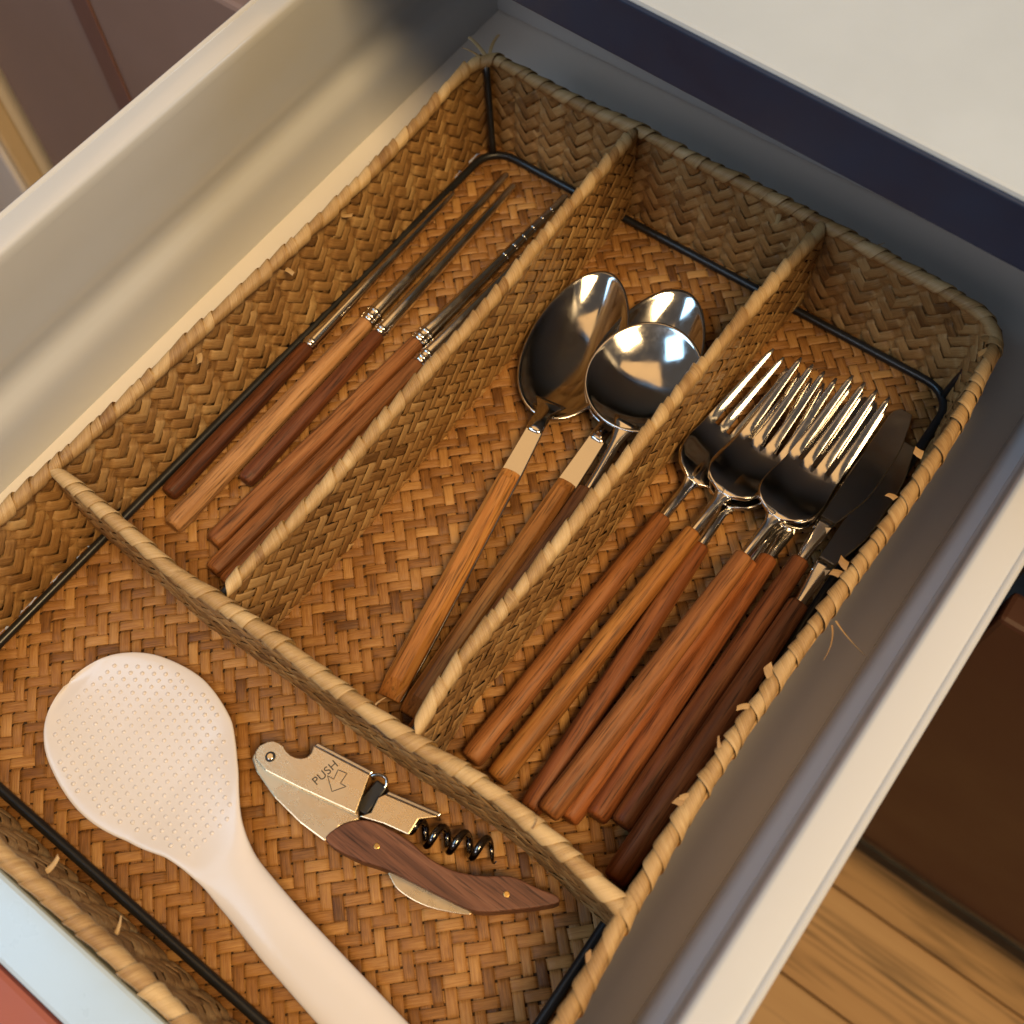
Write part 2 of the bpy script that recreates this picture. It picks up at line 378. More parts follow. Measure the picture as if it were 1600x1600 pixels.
# wall ribbon, following the measured sag of the rim
top = [(-.0015, -.085), (-.0018, -.045), (-.0014, -.012), (.0000, .030), (.0002, .072), (.0014, .114), (.0020, .160), (.0006, .204), (-.0018, .232), (-.0016, .250), (.0035, .2582), (.012, .2592),
       (.0485, .2584), (.080, .2600), (.110, .2594), (.137, .2600), (.168, .2600), (.200, .2586), (.226, .2572), (.240, .2545), (.2478, .2460), (.2496, .232), (.2520, .198), (.2511, .150), (.2488, .0995), (.2474, .043), (.2490, -.004), (.2508, -.031), (.2512, -.070),
       (.2495, -.0925), (.2430, -.0990), (.230, -.1000), (.190, -.1005), (.155, -.1003), (.128, -.0998), (.086, -.1004), (.040, -.1), (.010, -.0995), (.0015, -.0955)]
RIM = Path(catmull([(x, y, H) for x, y in top], 7, True), True)
def wallmap(u, v, h):
    p = RIM.at(u); t = RIM.tan(u, .004); n = V((t.y, -t.x, 0))       # inward (path runs clockwise)
    k = 1 - v / H
    fl_ = .0030 * k + .0006 * sin(u * 55) * sin(pi * v / H)
    return (p.x + n.x * (h + fl_ - .0004), p.y + n.y * (h + fl_ - .0004), v)
nb = 200; vsb = []; fsb = []
for i in range(nb):
    u = RIM.L * i / nb
    for v in (-.001, H): vsb.append(wallmap(u, v, -.0013))
    for v in (H, -.001): vsb.append(wallmap(u, v, -.0024))
for i in range(nb):
    a, b = i * 4, ((i + 1) % nb) * 4
    for k in range(4): fsb.append((a + k, b + k, b + (k + 1) % 4, a + (k + 1) % 4))
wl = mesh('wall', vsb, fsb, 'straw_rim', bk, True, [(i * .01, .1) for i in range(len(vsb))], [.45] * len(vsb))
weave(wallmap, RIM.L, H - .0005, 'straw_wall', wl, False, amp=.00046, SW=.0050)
# dividers
def divider(pts, label):
    P = Path(catmull([(x, y, H) for x, y in pts], 8))
    L = P.L
    core = []
    for i in range(31):
        u = L * i / 30; p = P.at(u); t = P.tan(u); n = V((t.y, -t.x, 0))
        core.append([p + n * s * .0007 + V((0, 0, z - H)) for s, z in ((-1, .0008), (1, .0008), (1, H - .001), (-1, H - .001))])
    vs, fs = loft(core); dv = mesh('divider', vs, fs, 'backing', bk, False); dv['label'] = label
    for sg in (1, -1):
        def mp(u, v, h, sg=sg):
            p = P.at(u); t = P.tan(u, .004); n = V((t.y, -t.x, 0)) * sg
            o_ = h + .0017 + .0006 * sin(u * 70 + sg) * sin(pi * v / H)
            return (p.x + n.x * o_, p.y + n.y * o_, v)
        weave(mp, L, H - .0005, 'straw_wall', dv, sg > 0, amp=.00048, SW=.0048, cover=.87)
    return P, dv
D1, d1o = divider([(.0825, .002), (.084, .050), (.0830, .102), (.0828, .149), (.0803, .200), (.0785, .2575)], 'woven divider between chopsticks and spoons')
D2, d2o = divider([(.1648, .002), (.1622, .031), (.1632, .068), (.1638, .117), (.1643, .167), (.1660, .2196), (.1682, .2580)], 'woven divider between spoons and forks')
MD, mdo = divider([(-.0005, .0012), (.0395, -.0006), (.0634, -.0022), (.0826, -.0013), (.1082, -.0001), (.1338, -.0004), (.1655, .0004), (.1888, .0024), (.2134, .0022), (.2485, -.0015)], 'woven cross divider in front of the cutlery')
strips.sort(key=lambda s: -s[0])
for s in strips[:300]:
    mesh('strip', s[1], s[2], s[5], s[6], True, s[3], s[4])
# merge the rest
for mt in ('straw_floor', 'straw_wall'):
    vs, fs, uv, tn = [], [], [], []
    for s in strips[300:]:
        if s[5] != mt: continue
        o0 = len(vs); vs += s[1]; fs += [tuple(o0 + k for k in f) for f in s[2]]; uv += s[3]; tn += s[4]
    if vs: o = mesh('weave', vs, fs, mt, bk, True, uv, tn); o['kind'] = 'stuff'
# rim wraps
def wrap(P, u0, pitch, r0, parent, nphi=16, hand=1, tb=.55):
    wd = pitch * random.uniform(1.12, 1.3); lift = random.uniform(.00035, .00095); tone = tb + random.gauss(0, .15); rr = r0 * random.uniform(.90, 1.10)
    vs, fs, uv, tn = [], [], [], []; ou, ov = random.uniform(0, 9), random.uniform(0, 9)
    sk = random.uniform(1.1, 1.7); zo = random.uniform(-.0002, .0003)
    vv = (0, .08, .5, .92, 1)
    for k in range(nphi + 1):
        ph = -pi / 2 + 2 * pi * k / nphi * hand
        for v in vv:
            s = u0 + pitch * sk * (k / nphi - .5) + v * wd
            if not P.closed: s = max(-.0005, min(P.L + .0005, s))
            p = P.at(s); t = P.tan(s); sd = V((t.y, -t.x, 0)).normalized()
            if P.closed is False and (s < 0 or s > P.L): p = p + t * (s if s < 0 else s - P.L)
            rad = rr * (1 - .13 * (1 - v)) + lift * v - (.0002 if v in (0, 1) else 0)
            vs.append(p + sd * rad * cos(ph) + V((0, 0, 1)) * (rad * .95 * sin(ph) + zo)); tn.append(tone)
            uv.append((ou + k / nphi * .017, ov + v * wd))
    n = len(vv)
    for k in range(nphi):
        for j in range(n - 1): fs.append((k * n + j, k * n + j + 1, (k + 1) * n + j + 1, (k + 1) * n + j))
    return mesh('rim_wrap', vs, fs, 'straw_rim', parent, True, uv, tn)
def wraps(P, pitch, r0, parent, a=0, b=None, hand=1, tb=.55):
    b = P.L if b is None else b; u = a
    while u < b:
        pt = pitch * random.uniform(.65, 1.35); wrap(P, u, pt, r0, parent, hand=hand, tb=tb); u += pt * random.uniform(.96, 1.0)
wraps(RIM, .0072, .0026, wl, 0, RIM.L - .004)
wraps(D1, .0070, .0024, d1o, .002, D1.L - .004); wraps(D2, .0070, .0024, d2o, .002, D2.L - .004); wraps(MD, .0076, .0027, mdo, .002, MD.L - .006, tb=.72)
# black wire frame
def rrect(x0, y0, x1, y1, r, z):
    out = []
    for cx, cy, a0 in ((x1 - r, y1 - r, 0), (x0 + r, y1 - r, 90), (x0 + r, y0 + r, 180), (x1 - r, y0 + r, 270)):
        for k in range(9):
            a = radians(a0 + k * 11.25); out.append((cx + r * cos(a), cy + r * sin(a), z))
    return out
vs, fs = tube(rrect(.0050, -.0930, .2450, .2526, .013, .0023), .0018, 10, True); mesh('floor_wire', vs, fs, 'wire', bk)
vs, fs = tube([RIM.at(RIM.L * i / 240) for i in range(240)], .0014, 8, True); mesh('rim_wire', vs, fs, 'wire', bk)
for P in (D1, D2, MD):
    vs, fs = tube([P.at(P.L * i / 40) for i in range(41)], .0013, 8); mesh('divider_wire', vs, fs, 'wire', bk)
for a, b in (((.0026, .2548, H), (.0088, .2488, .001)), ((.2462, .2540, H - .002), (.2412, .2488, .001)), ((.0022, -.096, H), (.0088, -.0892, .001)), ((.247, -.0955, H), (.2412, -.0892, .001))):
    vs, fs = tube([V(a).lerp(V(b), k / 6) for k in range(7)], .0015, 8); mesh('corner_wire', vs, fs, 'wire', bk)
# loose ends and fibres
def sliver(p, d, L, wd, curl=.3, tone=.7):
    p, d = V(p), V(d).normalized(); sd = d.cross(V((0, 0, 1))).normalized(); vs = []; uv = []; sb = random.choice((-1, 1)) * random.uniform(.15, .5)
    for k in range(6):
        t = k / 5; c = p + d * L * t + V((0, 0, 1)) * L * curl * t * (1 - .9 * t) + sd * L * sb * t * t; w_ = wd * (1 - (.12 if wd > .0015 else .6) * t) / 2
        vs += [c - sd * w_, c + V((0, 0, wd * .15)), c + sd * w_]; uv += [(t * L, 0), (t * L, wd / 2), (t * L, wd)]
    fs = [(3 * k + j, 3 * k + j + 1, 3 * k + j + 4, 3 * k + j + 3) for k in range(5) for j in (0, 1)]
    mesh('loose_end', vs, fs, 'straw_rim', bk, True, uv, [tone] * len(vs))
for p, d, L, wd, cu in [((.002, .256, .0505), (-1, .55, .6), .013, .0016, .2), ((.003, .257, .0505), (-.7, 1, .5), .012, .0014, .35), ((.001, .254, .0505), (-1, .1, .5), .010, .0012, .4),
        ((.2475, .133, .0495), (-1, -.2, .1), .0055, .003, .2), ((.2470, .129, .0495), (-1, .1, .1), .005, .0025, .3), ((.2465, .085, .0495), (-1, .3, .2), .006, .0032, .1), ((.2460, .072, .0498), (-1, -.4, .1), .0065, .0018, .3),
        ((.2455, .055, .0498), (-1, .8, .2), .0065, .0012, .4), ((.2465, .037, .0498), (-1, -.3, .1), .006, .0022, .3), ((.2462, .034, .0498), (-1, .2, .1), .0055, .0026, .2), ((.2490, -.020, .0498), (-1, .3, .1), .006, .002, .2),
        ((.2535, .112, .0485), (.8, -1, .1), .012, .0006, .1), ((.2538, .114, .0485), (.9, -.6, .0), .014, .0006, .5), ((.2480, .186, .050), (-1, -.2, .1), .0055, .003, .2), ((.2485, .165, .050), (-1, .4, .1), .005, .002, .1),
        ((.2455, .2465, .049), (-1, -.5, .0), .0065, .0025, .0), ((.2470, .241, .049), (-1, -.9, -.1), .007, .002, .1), ((.2130, .0005, .0515), (.2, 1, .8), .004, .0005, .3), ((.150, .0022, .051), (.2, 1, .6), .004, .0005, .2),
        ((.003, .18, .0485), (-1, .4, .2), .005, .0005, .5), ((.004, .12, .044), (1, .2, -.2), .004, .0018, .1), ((.0035, .07, .043), (1, -.4, -.2), .004, .002, .1), ((.0035, .155, .043), (1, .4, -.2), .004, .0018, .1),
        ((.190, .2600, .050), (.4, .9, .4), .004, .0006, .3), ((.150, .2565, .0455), (.5, -1, -.2), .005, .0016, .1), ((.1, -.0965, .044), (.4, 1, .2), .005, .0016, .2), ((.13, -.0965, .043), (-.2, 1, .2), .005, .0012, .2)]:
    sliver(p, (d[0], d[1], d[2] * .3), L * (.6 if p[0] > .2 and abs(d[0]) >= 1 else 1), wd * 1.2, cu * random.uniform(-.5, 1), random.uniform(.25, .55) if p[0] > .2 else random.uniform(.5, .8))

# ------------------------------------------------------------------ chopsticks
def chopstick(a, b, hl, wmat, label, ferr, ticks=0, r=.0044):
    L = (V(b) - V(a)).length
    t = thing('chopstick', label, 'chopstick', (0, 0, 0), 'chopsticks in the left compartment')
    R = [ring(x, q * r, q * r, 8, ph=pi / 8) for x, q in ((0, .80), (.0012, .97), (.004, 1.04), (hl * .5, .98), (hl - .0012, .88), (hl, .82))]
    vs, fs = loft(R); bevel(mesh('handle', vs, fs, wmat, t, False, local=True), .0006, 2, 30)
    x0 = hl; rm = r * .82
    R = [ring(hl, rm * .97, rm * .97, 16), ring(hl + .001, rm, rm, 16), ring(hl + .012, rm * .93, rm * .93, 16)]
    for k in range(1, 9):
        q = k / 8; rr = rm * .93 + (.0017 - rm * .93) * q; R.append(ring(hl + .012 + (L - hl - .013) * q, rr, rr, 16))
    R.append(ring(L, .0011, .0011, 16))
    vs, fs = loft(R); mesh('metal_tip', vs, fs, 'steel_warm', t, True, local=True)
    for k in range(ferr):
        x = hl + .0015 + k * .0032
        vs, fs = loft([ring(x + d, rm + e, rm + e, 16) for d, e in ((0, -.0002), (.0004, .0003), (.0016, .0003), (.002, -.0002))]); mesh('ferrule_ring', vs, fs, 'steel', t, True, local=True)
    for k in range(ticks):
        x = L - .012 - k * .0068; rr = rm * .93 + (.0017 - rm * .93) * ((x - hl - .012) / (L - hl - .013))
        vs, fs = loft([ring(x + d, rr + e, rr + e, 16) for d, e in ((0, -.0001), (.0003, .00012), (.0007, .00012), (.001, -.0001))]); mesh('grip_ring', vs, fs, 'steel', t, True, local=True)
    axes(t, a, b, random.uniform(0, .7))
chopstick((.0136, .0264, .0050), (.0082, .2190, .0030), .087, 'wood_dark', 'dark red chopstick lying nearest the outer left wall', 1, r=.0040)
chopstick((.0250, .0171, .0050), (.0217, .2426, .0030), .1211, 'wood_light', 'pale tan wooden chopstick between two dark red ones', 2)
chopstick((.0347, .0488, .0050), (.0284, .2391, .0030), .0873, 'wood_dark', 'dark red chopstick right of the pale tan one', 1, r=.0040)
chopstick((.0432, .0214, .0050), (.0520, .2475, .0030), .1214, 'wood_mid', 'brown chopstick with fine rings engraved near its visible tip', 2, 6)
chopstick((.0517, .0124, .0050), (.0585, .2380, .0030), .1221, 'wood_mid', 'brown chopstick whose end reaches nearest the front, second from the divider', 2)
chopstick((.0600, .0113, .0050), (.0665, .2350, .0030), .1175, 'wood_mid', 'brown chopstick mostly hidden against the left divider', 2)

# ------------------------------------------------------------------ spoons
def bowl(t, x0, L, W, D, zr, bend, y0=0, tilt=0, egg=.12, roll=0):
    """bowl with its neck edge at local x0, turned by bend round that edge"""
    nr, na = 14, 56; vs = []; fs = []
    def pt(r, th):
        ex = L / 2 * (1 + cos(th) * r); ey = W / 2 * sin(th) * r * (1 - egg * cos(th))
        d = -D * (1 - r ** 2.3) + .0012 * r * r * cos(th) ** 2
        d += tilt * ex + roll * ey
        return (x0 + ex * cos(bend) - ey * sin(bend), y0 + ex * sin(bend) + ey * cos(bend), zr + d)
    vs.append(pt(0, 0))
    for i in range(1, nr + 1):
        for k in range(na): vs.append(pt((i / nr) ** .85, 2 * pi * k / na))
    for k in range(na): fs.append((0, 1 + k, 1 + (k + 1) % na))
    for i in range(nr - 1):
        for k in range(na):
            a = 1 + i * na; fs.append((a + k, a + na + k, a + na + (k + 1) % na, a + (k + 1) % na))
    o = mesh('bowl', vs, fs, 'steel', t, True, local=True)
    m = o.modifiers.new('thickness', 'SOLIDIFY'); m.thickness = .0013; m.offset = -1
    m = o.modifiers.new('sub', 'SUBSURF'); m.levels = 1; m.render_levels = 1
    return o
def hexring(x, w_, h, z0):
    return [(x, -w_, z0), (x, -w_ * .98, z0 + h * .45), (x, -w_ * .45, z0 + h), (x, w_ * .45, z0 + h), (x, w_ * .98, z0 + h * .45), (x, w_, z0)]
def flat_spoon(a, b, lw, lm, ln, BL, BW, bend, label, zb):
    """flat steel handle with a six-sided wooden scale on it"""
    t = thing('spoon', label, 'spoon', (0, 0, 0), 'spoons in the middle compartment')
    # steel bar under the wood, then bare metal, then neck
    R = []
    for x, hw, z in ((.0006, .0047, 0), (.02, .0051, 0), (lw, .0043, 0), (lw + lm, .0037, 0), (lw + lm + .003, .0036, .0002)):
        R.append([(x, -hw, z), (x, hw, z), (x, hw, z + .0016), (x, -hw, z + .0016)])
    vs, fs = loft(R); bevel(mesh('handle_bar', vs, fs, 'steel_bar', t, False, local=True), .0004)
    vs, fs = loft([hexring(.0, .0044, .0016, .00165), hexring(.007, .0049, .0048, .00165), hexring(lw * .5, .0046, .0045, .00165), hexring(lw - .004, .0040, .0036, .00165), hexring(lw, .0039, .0022, .00165)])
    bevel(mesh('wooden_scale', vs, fs, 'wood_amber', t, False, local=True), .0003)
    xs = lw + lm; xe = xs + ln; R = []
    for k in range(12):
        q = k / 11; x = xs + .002 + q * (ln + .004); hw = .0035 + .0004 * q + .0055 * max(0, q - .6) ** 1.6 * 4 * .6; z = .0008 - .006 * sstep(q) + .0005 * sin(q * pi)
        yy = math.tan(bend) * max(0, x - xs) * .7
        R.append(ring(x, hw, .0009 + .0004 * (1 - q), 14, z0=z, y0=yy))
    vs, fs = loft(R); mesh('neck', vs, fs, 'steel', t, True, local=True)
    yy = math.tan(bend) * ln * .7
    bowl(t, xe - .002, BL, BW, .0085, -.0052 + zb, bend, yy, tilt=-.02)
    axes(t, a, b)
    return t
flat_spoon((.1385, .0139, .0030), (.1160, .1422, .0125), .100, .0175, .0145, .0765, .0405, radians(4.5), 'tablespoon with flat wooden handle lying farthest left of the spoons', .0002)
flat_spoon((.1487, .0131, .0030), (.1396, .1560, .0125), .1085, .0195, .0150, .0745, .0425, radians(4.2), 'tablespoon with flat wooden handle whose bowl lies under another bowl', -.0005)
def round_handle(t, L, r, mat, r1=.82):
    R = [ring(x, q * r, q * r, 14) for x, q in ((0, .80), (.0010, .95), (.0035, 1.0), (L * .4, .99), (L * .75, .93), (L - .0012, r1 + .02), (L - .0003, r1), (L, r1 - .09))]
    vs, fs = loft(R); bevel(mesh('handle', vs, fs, mat, t, True, local=True), .0003, 1, 50)
t = thing('spoon', 'round bowled spoon with red-brown cylindrical handle, on top of the others', 'spoon', (0, 0, 0), 'spoons in the middle compartment')
round_handle(t, .120, .0046, 'wood_mid')
R = []
for k in range(14):
    q = k / 13; x = .118 + q * .034; rr = .0019 + .0004 * q; R.append(ring(x, rr + .0055 * max(0, q - .65) ** 1.5 * 3, rr * (1 - .45 * sstep(q)), 14, z0=.0045 * sstep(q), y0=.0018 * q * q))
vs, fs = loft(R); mesh('neck', vs, fs, 'steel', t, True, local=True)
bowl(t, .1475, .0515, .0465, .0072, .0050, radians(13), .0005, tilt=.0, egg=.03, roll=-.06)
axes(t, (.1563, .0020, .0075), (.1508, .1225, .0145))

# ------------------------------------------------------------------ forks and knives
def lerpt(tb, x):
    for (a, b), (c, d) in zip(tb, tb[1:]):
        if x <= c: return b + (d - b) * (x - a) / (c - a)
    return tb[-1][1]
ZT = [(p.x, p.y) for p in catmull([(0, .0, 0), (.06, -.0003, 0), (.13, -.0016, 0), (.22, -.0036, 0), (.32, -.0049, 0), (.42, -.0048, 0), (.55, -.0030, 0), (.75, .0012, 0), (1.0, .0072, 0)], 6)]
def fork(a, b, wmat, label, roll=0, hl=.119, total=.205, mat='steel'):
    t = thing('fork', label, 'fork', (0, 0, 0), 'forks in the right compartment')
    round_handle(t, hl, .0045, wmat)
    xh = total - .066                         # head starts here
    def zc(x):                                # side profile of the head
        q = (x - xh) / .066
        return lerpt(ZT, q)
    R = []
    for k in range(12):
        q = k / 11; x = hl - .002 + q * (xh + .0035 - hl + .002); rr = .00215; R.append(ring(x, rr + .0042 * max(0, q - .72) ** 1.4 * 5, rr * (1 - .58 * sstep(q)), 14, z0=-.0003 * q))
    vs, fs = loft(R); mesh('neck', vs, fs, mat, t, True, local=True)
    # head: columns of four tines and three slots
    cols = []; cells = []
    Wt = .0222; tw = .0042; gp = (Wt - 4 * tw) / 3
    edge = []; y = -Wt / 2
    for k in range(4):
        edge.append((y, y + tw, True)); y += tw
        if k < 3: edge.append((y, y + gp, False)); y += gp
    def half(x):                              # half width of the head
        q = (x - xh) / .029; e_ = 1 - min(1, q / .45)
        return .0026 + .0098 * sqrt(max(0, 1 - e_ * e_)) - (.0124 - Wt / 2) * sstep((q - .5) / .5)
    xr = xh + .029; xt = total; bm = bmesh.new(); vc = {}
    def vtx(x, y):
        k = (round(x, 6), round(y, 6))
        if k not in vc: vc[k] = bm.verts.new((x, y, zc(x) + .16 * abs(y) * (1 - sstep((x - xh) / .034)) ))
        return vc[k]
    ys0 = []
    for e in edge:
        n = 2
        for m_ in range(n): ys0.append(e[0] + (e[1] - e[0]) * m_ / n)
    ys0.append(edge[-1][1])
    nb_ = 11; xsb = [xh + (xr - xh) * k / nb_ for k in range(nb_ + 1)]
    for i in range(nb_):
        for j in range(len(ys0) - 1):
            q = []
            for x, yy in ((xsb[i], ys0[j]), (xsb[i + 1], ys0[j]), (xsb[i + 1], ys0[j + 1]), (xsb[i], ys0[j + 1])):
                q.append(vtx(x, yy / (Wt / 2) * half(x)))
            try: bm.faces.new(q)
            except ValueError: pass
    # rounded slot roots and tapering tines
    nt_ = 12
    for ti in range(4):
        e = edge[ti * 2]; cy = (e[0] + e[1]) / 2
        xs_ = [xr + (xt - xr) * k / nt_ for k in range(nt_ + 1)]
        def wdt(k):
            q = k / nt_; w_ = tw * (1 - .52 * q)
            if k == nt_: w_ *= .45
            return w_
        for k in range(nt_):
            q = []
            for kk, s in ((k, -1), (k + 1, -1), (k + 1, 0), (k, 0)): q.append((kk, s))
            for s0, s1 in ((-1, 0), (0, 1)):
                f = []
                for kk, s in ((k, s0), (k + 1, s0), (k + 1, s1), (k, s1)):
                    yy = cy * (1 - .10 * kk / nt_) + s * wdt(kk) / 2
                    if kk == 0: yy = (e[0], cy, e[1])[s + 1]
                    f.append(vtx(xs_[kk], yy))
                try: bm.faces.new(f)
                except ValueError: pass
    for f in bm.faces: f.smooth = True
    me = bpy.data.meshes.new('head'); bm.to_mesh(me); bm.free(); me.materials.append(M[mat])
    o = bpy.data.objects.new('head', me); COL.objects.link(o); o.parent = t
    m = o.modifiers.new('thickness', 'SOLIDIFY'); m.thickness = .0019; m.offset = 0
    bevel(o, .0004, 2, 50)
    axes(t, a, b, roll)
    return t
F4 = [('f1', (.1764, .0132, .006), (.1815, .2190, .0085), 'wood_mid', 'fork leaning against the right divider, farthest left of the forks'),
      ('f2', (.1878, .0131, .0065), (.1962, .2180, .0150), 'wood_amber', 'fork with amber handle lying over the leftmost forks'),
      ('f3', (.2033, .0119, .0055), (.1931, .2189, .0075), 'wood_red', 'fork with slanting red-brown handle, its tines under the amber one'),
      ('f4', (.2096, .0133, .0110), (.2175, .2152, .0205), 'wood_mid', 'topmost fork on the right with all four tines clear'),
      ('f5', (.2153, .0167, .0055), (.2170, .2163, .0085), 'wood_red', 'fork hidden under the topmost right fork, only its red handle showing')]
for _, a, b, wm, lb in F4: fork(a, b, wm, lb, {'f1': .30, 'f3': -.10, 'f5': .12}.get(_, 0))
def knife(a, b, wmat, label, total=.205, hl=.119, bw=.0165, face=1, roll=0, dip=0):
    t = thing('knife', label, 'knife', (0, 0, 0), 'knives in the right compartment')
    round_handle(t, hl, .0045, wmat)
    R = []
    for k in range(10):
        q = k / 9; x = hl - .002 + q * .022; R.append(ring(x, .0021 + .0012 * sstep(q), .0021 - .0012 * sstep(q), 14, y0=0))
    vs, fs = loft(R); mesh('neck', vs, fs, 'steel_dark', t, True, local=True)
    x0 = hl + .014; n = 22; up = []; lo = []
    for k in range(n + 1):
        q = k / n; x = x0 + (total - x0) * q
        top_ = .0032 + .0008 * q - (.0025 * max(0, (q - .92) / .08) ** 2)
        bot = -.0028 - (bw - .006) * sstep(q * 2.6) * (1 - .92 * max(0, (q - .62) / .38) ** 1.8) - .0004 * q
        up.append((x, face * top_)); lo.append((x, face * bot))
    vs, fs = extrude(up + lo[::-1], -.0009, .0007)
    vs = [(x, y, z - dip * max(0, (x - x0 - .004) / (total - x0))) for x, y, z in vs]; bevel(mesh('blade', vs, fs, 'steel_dark', t, False, local=True), .0005)
    axes(t, a, b, roll)
knife((.2230, .0229, .0055), (.2200, .2190, .0060), 'wood_red', 'knife whose blade slips under the topmost fork', .205, face=-1)
knife((.2315, .0260, .0055), (.2318, .2320, .0180), 'wood_red', 'knife beside the right fork, second from the basket wall', .207, face=1, bw=.0112, dip=.0165)
knife((.2398, .0094, .0078), (.2400, .2185, .0200), 'wood_red', 'knife lying closest to the right basket wall', .209, face=1, bw=.0108, dip=.0165)

# ------------------------------------------------------------------ rice paddle
pd = thing('rice_paddle', 'white plastic rice paddle with raised dots in the front compartment', 'rice paddle', (.08, -.05, .001))
A0, ax, ay = V((.0405, -.0515, 0)), V((1, 0, 0)), V((0, 1, 0))
prof_p = [(0, .0), (.0004, .0048), (.0012, .0084), (.0025, .0120), (.0045, .0155), (.0075, .0190), (.0125, .0230), (.0195, .0264), (.0295, .0292), (.0395, .0302), (.0495, .0290), (.0595, .0260), (.067, .0224), (.0745, .0180), (.086, .0122), (.0985, .0096), (.1215, .0096), (.1455, .0098), (.180, .0099), (.187, .0088), (.1900, .006), (.191, .001)]
skew = [(0, .0), (.007, .0004), (.0195, .0008), (.0395, .0003), (.0595, -.0008), (.0745, -.0047), (.086, -.0098), (.0985, -.0138), (.1215, -.0175), (.1455, -.0203), (.19, -.0250)]
def zpad(x):  return lerpt([(0, .0055), (.03, .0058), (.06, .0075), (.09, .0115), (.12, .0125), (.19, .0110)], x)
sp = catmull([(x, h, 0) for x, h in prof_p], 4)
def padw(x): return lerpt([(p.x, p.y) for p in sp], x)
rings = []
for p in sp:
    x, hw = p.x, max(p.y, .0022); th = .0030 if x > .005 else .0018 + .0012 * x / .005
    z = zpad(x); hf = sstep((x - .075) / .03); rg = []
    for k in range(28):
        a_ = 2 * pi * k / 28; c, s = cos(a_), sin(a_)
        e_ = math.copysign(abs(c) ** .55, c); f_ = math.copysign(abs(s) ** .6, s)
        y = hw * e_; dish = .0022 * (e_ * e_) * (1 - hf) - .0016 * hf * e_ * e_
        q = A0 + ax * x + ay * (y + lerpt(skew, x)); rg.append((q.x, q.y, z + dish + f_ * th * (.5 + .2 * hf)))
    rings.append(rg)
vs, fs = loft(rings); o = mesh('paddle_body', vs, fs, 'plastic', pd, True)
m = o.modifiers.new('sub', 'SUBSURF'); m.levels = 1; m.render_levels = 1
vs, fs = [], []; rd = V((.8376, .5463, 0)); ru = V((-.5463, .8376, 0)); c0 = A0 + ax * .04
for i in range(-32, 33):
    for j in range(-18, 19):
        w_ = c0 + rd * (j + .5 * (i % 2)) * .0044 + ru * i * .00242 - A0
        x = w_.dot(ax); 
        if not 0 < x < .09: continue
        y = w_.dot(ay) - lerpt(skew, x)
        lim = padw(x) - .0040
        if x > .0835 or abs(y) > lim or x < .006: continue
        q = A0 + ax * x + ay * (y + lerpt(skew, x)); hf = sstep((x - .075) / .03); e_ = y / padw(x)
        z = zpad(x) + .0022 * e_ * e_ * (1 - hf) + .0015 - .0003 * abs(e_); r = .00092
        b0 = len(vs)
        for rr, hh in ((1, -.0004), (.90, .0002), (.55, .00055)):
            for k in range(8): vs.append((q.x + r * rr * cos(k * pi / 4), q.y + r * rr * sin(k * pi / 4), z + hh))
        vs.append((q.x, q.y, z + .00062))
        for l in (0, 1):
            for k in range(8): fs.append((b0 + l * 8 + k, b0 + l * 8 + (k + 1) % 8, b0 + l * 8 + 8 + (k + 1) % 8, b0 + l * 8 + 8 + k))
        for k in range(8): fs.append((b0 + 16 + k, b0 + 16 + (k + 1) % 8, b0 + 24))
o = mesh('raised_dots', vs, fs, 'plastic', pd, True); o['kind'] = 'stuff'

# ------------------------------------------------------------------ corkscrew
ck = thing('corkscrew', 'folding corkscrew with wooden handle and push lever beside the paddle', 'corkscrew', (.17, -.02, .001))
def plate(name, pts, z0, z1, mat, sm=0, bev=.0004, par=None):
    pts = smooth2(pts, sm) if sm else pts
    vs, fs = extrude(pts, z0, z1); return bevel(mesh(name, vs, fs, mat, par or ck, False), bev, 2, 40)
hp = [(.1546, -.0380), (.1553, -.0315), (.1593, -.0262), (.1651, -.0232), (.1763, -.0213), (.1862, -.0217), (.1956, -.0199), (.2043, -.0155), (.2118, -.0102), (.2208, -.0080), (.2280, -.0062), (.2285, -.0088), (.2184, -.0185), (.2094, -.0257), (.1995, -.0285), (.1879, -.0308), (.1761, -.0334), (.1655, -.0369)]
o = plate('handle', smooth2(hp, 4), .0012, .0118, 'wood_cork', 0, .0022); o.modifiers['bevel'].segments = 4
plate('bolster', [(.1142, -.0305), (.1150, -.0322), (.1192, -.0347), (.1303, -.0376), (.1432, -.0388), (.1544, -.0384), (.1551, -.0315), (.1591, -.0258), (.1560, -.0228), (.1355, -.0262), (.1225, -.0270), (.1160, -.0280)], .0030, .0100, 'steel_sat', 0, .0006)
lv = plate('lever', [(.1169, -.0317), (.1153, -.0298), (.1151, -.0272), (.1164, -.0245), (.1180, -.0231), (.1199, -.0225), (.1222, -.0224), (.1239, -.0231), (.1262, -.0233), (.1283, -.0228), (.1300, -.0219), (.1312, -.0204), (.1314, -.0186), (.1304, -.0160), (.1528, -.0122), (.1574, -.0252), (.1368, -.0299), (.1227, -.0326)], .0112, .0130, 'steel_sat', 0, .0004)
plate('lever_side', [(.1304, -.0160), (.1528, -.0122), (.1530, -.0106), (.1306, -.0144)], .0030, .0122, 'steel_dark', 0, .0004)
plate('hinge_block', [(.1545, -.0235), (.1600, -.0235), (.1598, -.0115), (.1550, -.0118)], .0030, .0098, 'black', 0, .0006)
vs, fs = tube(catmull([(.1535, -.0122, .0125), (.1550, -.0106, .0128), (.1575, -.0098, .0125), (.1592, -.0110, .0122), (.1596, -.0128, .0120)], 5), .0006, 8); mesh('spring_clip', vs, fs, 'steel', ck)
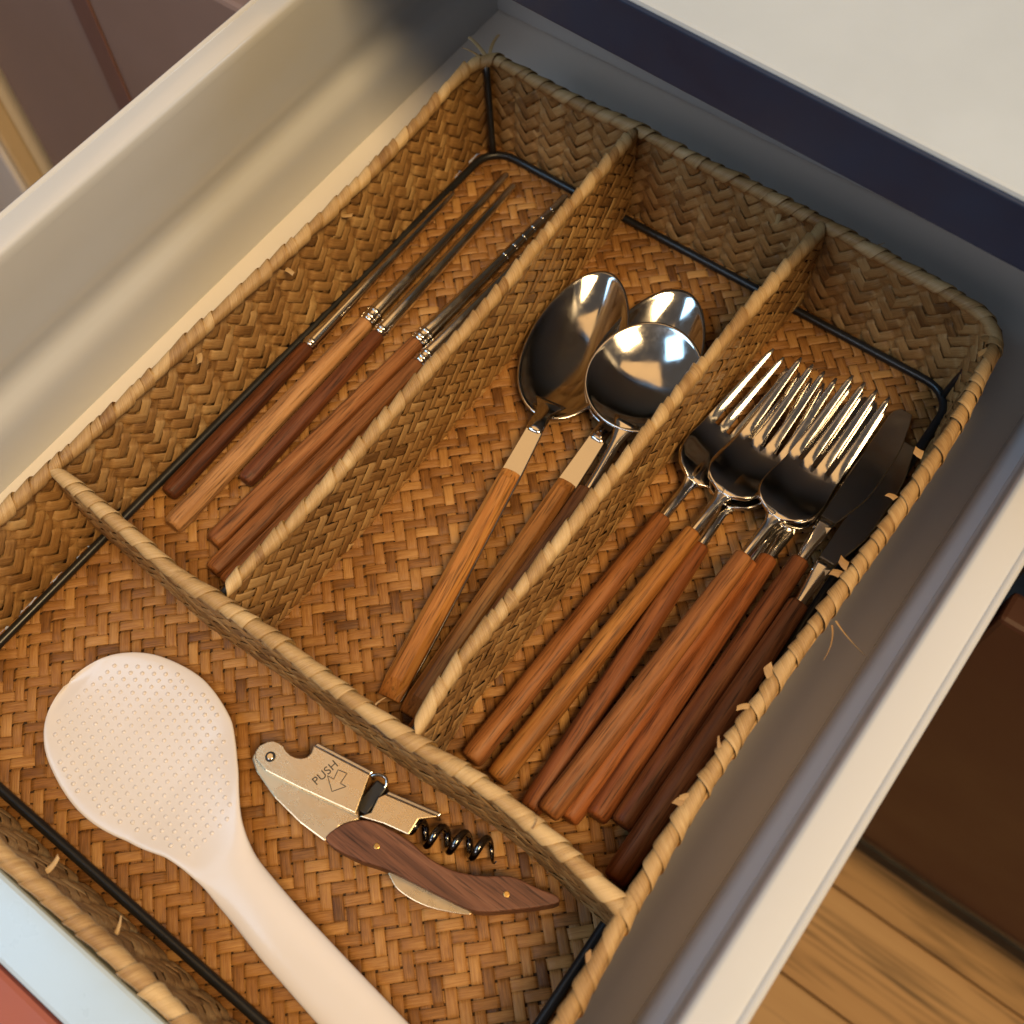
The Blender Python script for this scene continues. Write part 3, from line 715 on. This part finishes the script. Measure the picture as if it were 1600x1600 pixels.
plate('boot_lever', [(.1588, -.0253), (.1612, -.0218), (.1600, -.0165), (.1612, -.0142), (.1806, -.0094), (.1758, -.0140), (.1764, -.0200), (.1671, -.0222)], .0112, .0128, 'steel_sat', 0, .0004)
plate('boot_side', [(.1612, -.0142), (.1806, -.0094), (.1808, -.0078), (.1614, -.0126)], .0030, .0120, 'steel_dark', 0, .0004)
plate('foil_knife', smooth2([(.1775, -.0325), (.1800, -.0346), (.1845, -.0356), (.1927, -.0345), (.2011, -.0312), (.2079, -.0268), (.1964, -.0275), (.1875, -.0300)], 4), .0050, .0066, 'steel_sat', 0, .0003)
hx = []; a0, a1 = V((.1745, -.0180, .0075)), V((.2035, -.0062, .0070)); d = (a1 - a0).normalized(); sd = d.cross(V((0, 0, 1))).normalized(); NT = 4.0
for k in range(141):
    q = k / 140; an = 2 * pi * NT * q + .5; rr = .0035 if q > .06 else .0035 * q / .06
    hx.append(a0 + d * ((a1 - a0).length * q) + sd * rr * cos(an) + V((0, 0, 1)) * rr * sin(an))
vs, fs = tube(hx, [  .0014 if k < 118 else .0014 * (1 - .85 * (k - 118) / 22) for k in range(141)], 10); mesh('worm', vs, fs, 'worm', ck)
def disc(name, c, r, z0, z1, mat, inner=0):
    vs, fs = extrude([(c[0] + r * cos(k * pi / 10), c[1] + r * sin(k * pi / 10)) for k in range(20)], z0, z1); return bevel(mesh(name, vs, fs, mat, ck, False), min(.0003, (z1 - z0) / 4))
disc('pin', (.1698, -.0291), .0011, .010, .0120, 'pin'); disc('pin', (.2140, -.0156), .0011, .010, .0120, 'pin')
disc('rivet_ring', (.1209, -.0280), .0019, .0120, .01325, 'black'); disc('rivet', (.1209, -.0280), .0012, .0128, .0136, 'steel')
# PUSH lettering and the outlined arrow engraved on the lever
cu = bpy.data.curves.new('lettering', 'FONT'); cu.body = 'PUSH'; cu.size = .0041; cu.extrude = .00003; cu.align_x = 'CENTER'; cu.align_y = 'CENTER'; cu.space_character = 1.05
to = bpy.data.objects.new('lettering_source', cu); COL.objects.link(to); bpy.context.view_layer.update()
dg = bpy.context.evaluated_depsgraph_get(); me = bpy.data.meshes.new_from_object(to.evaluated_get(dg)); bpy.data.objects.remove(to)
me.materials.clear(); me.materials.append(M['ink'])
lo = bpy.data.objects.new('lettering', me); COL.objects.link(lo); lo.parent = ck
p0, p1 = V((.1393, -.02525, .01305)), V((.1408, -.01655, .01305)); dd = (p1 - p0)
lo.location = (p0 + p1) / 2 - V(ck.location); lo.rotation_euler = (0, 0, math.atan2(dd.y, dd.x))
ar = [(.1429, -.0175), (.1462, -.0166), (.1466, -.0206), (.1489, -.0202), (.1461, -.0244), (.1413, -.0212), (.1438, -.0208)]
pts = []
for i in range(len(ar)):
    a, b = V((*ar[i], .01305)), V((*ar[(i + 1) % len(ar)], .01305)); pts += [a.lerp(b, k / 6) for k in range(6)]
vs, fs = tube(pts, .00014, 6, True); mesh('arrow_outline', vs, fs, 'ink', ck, False)
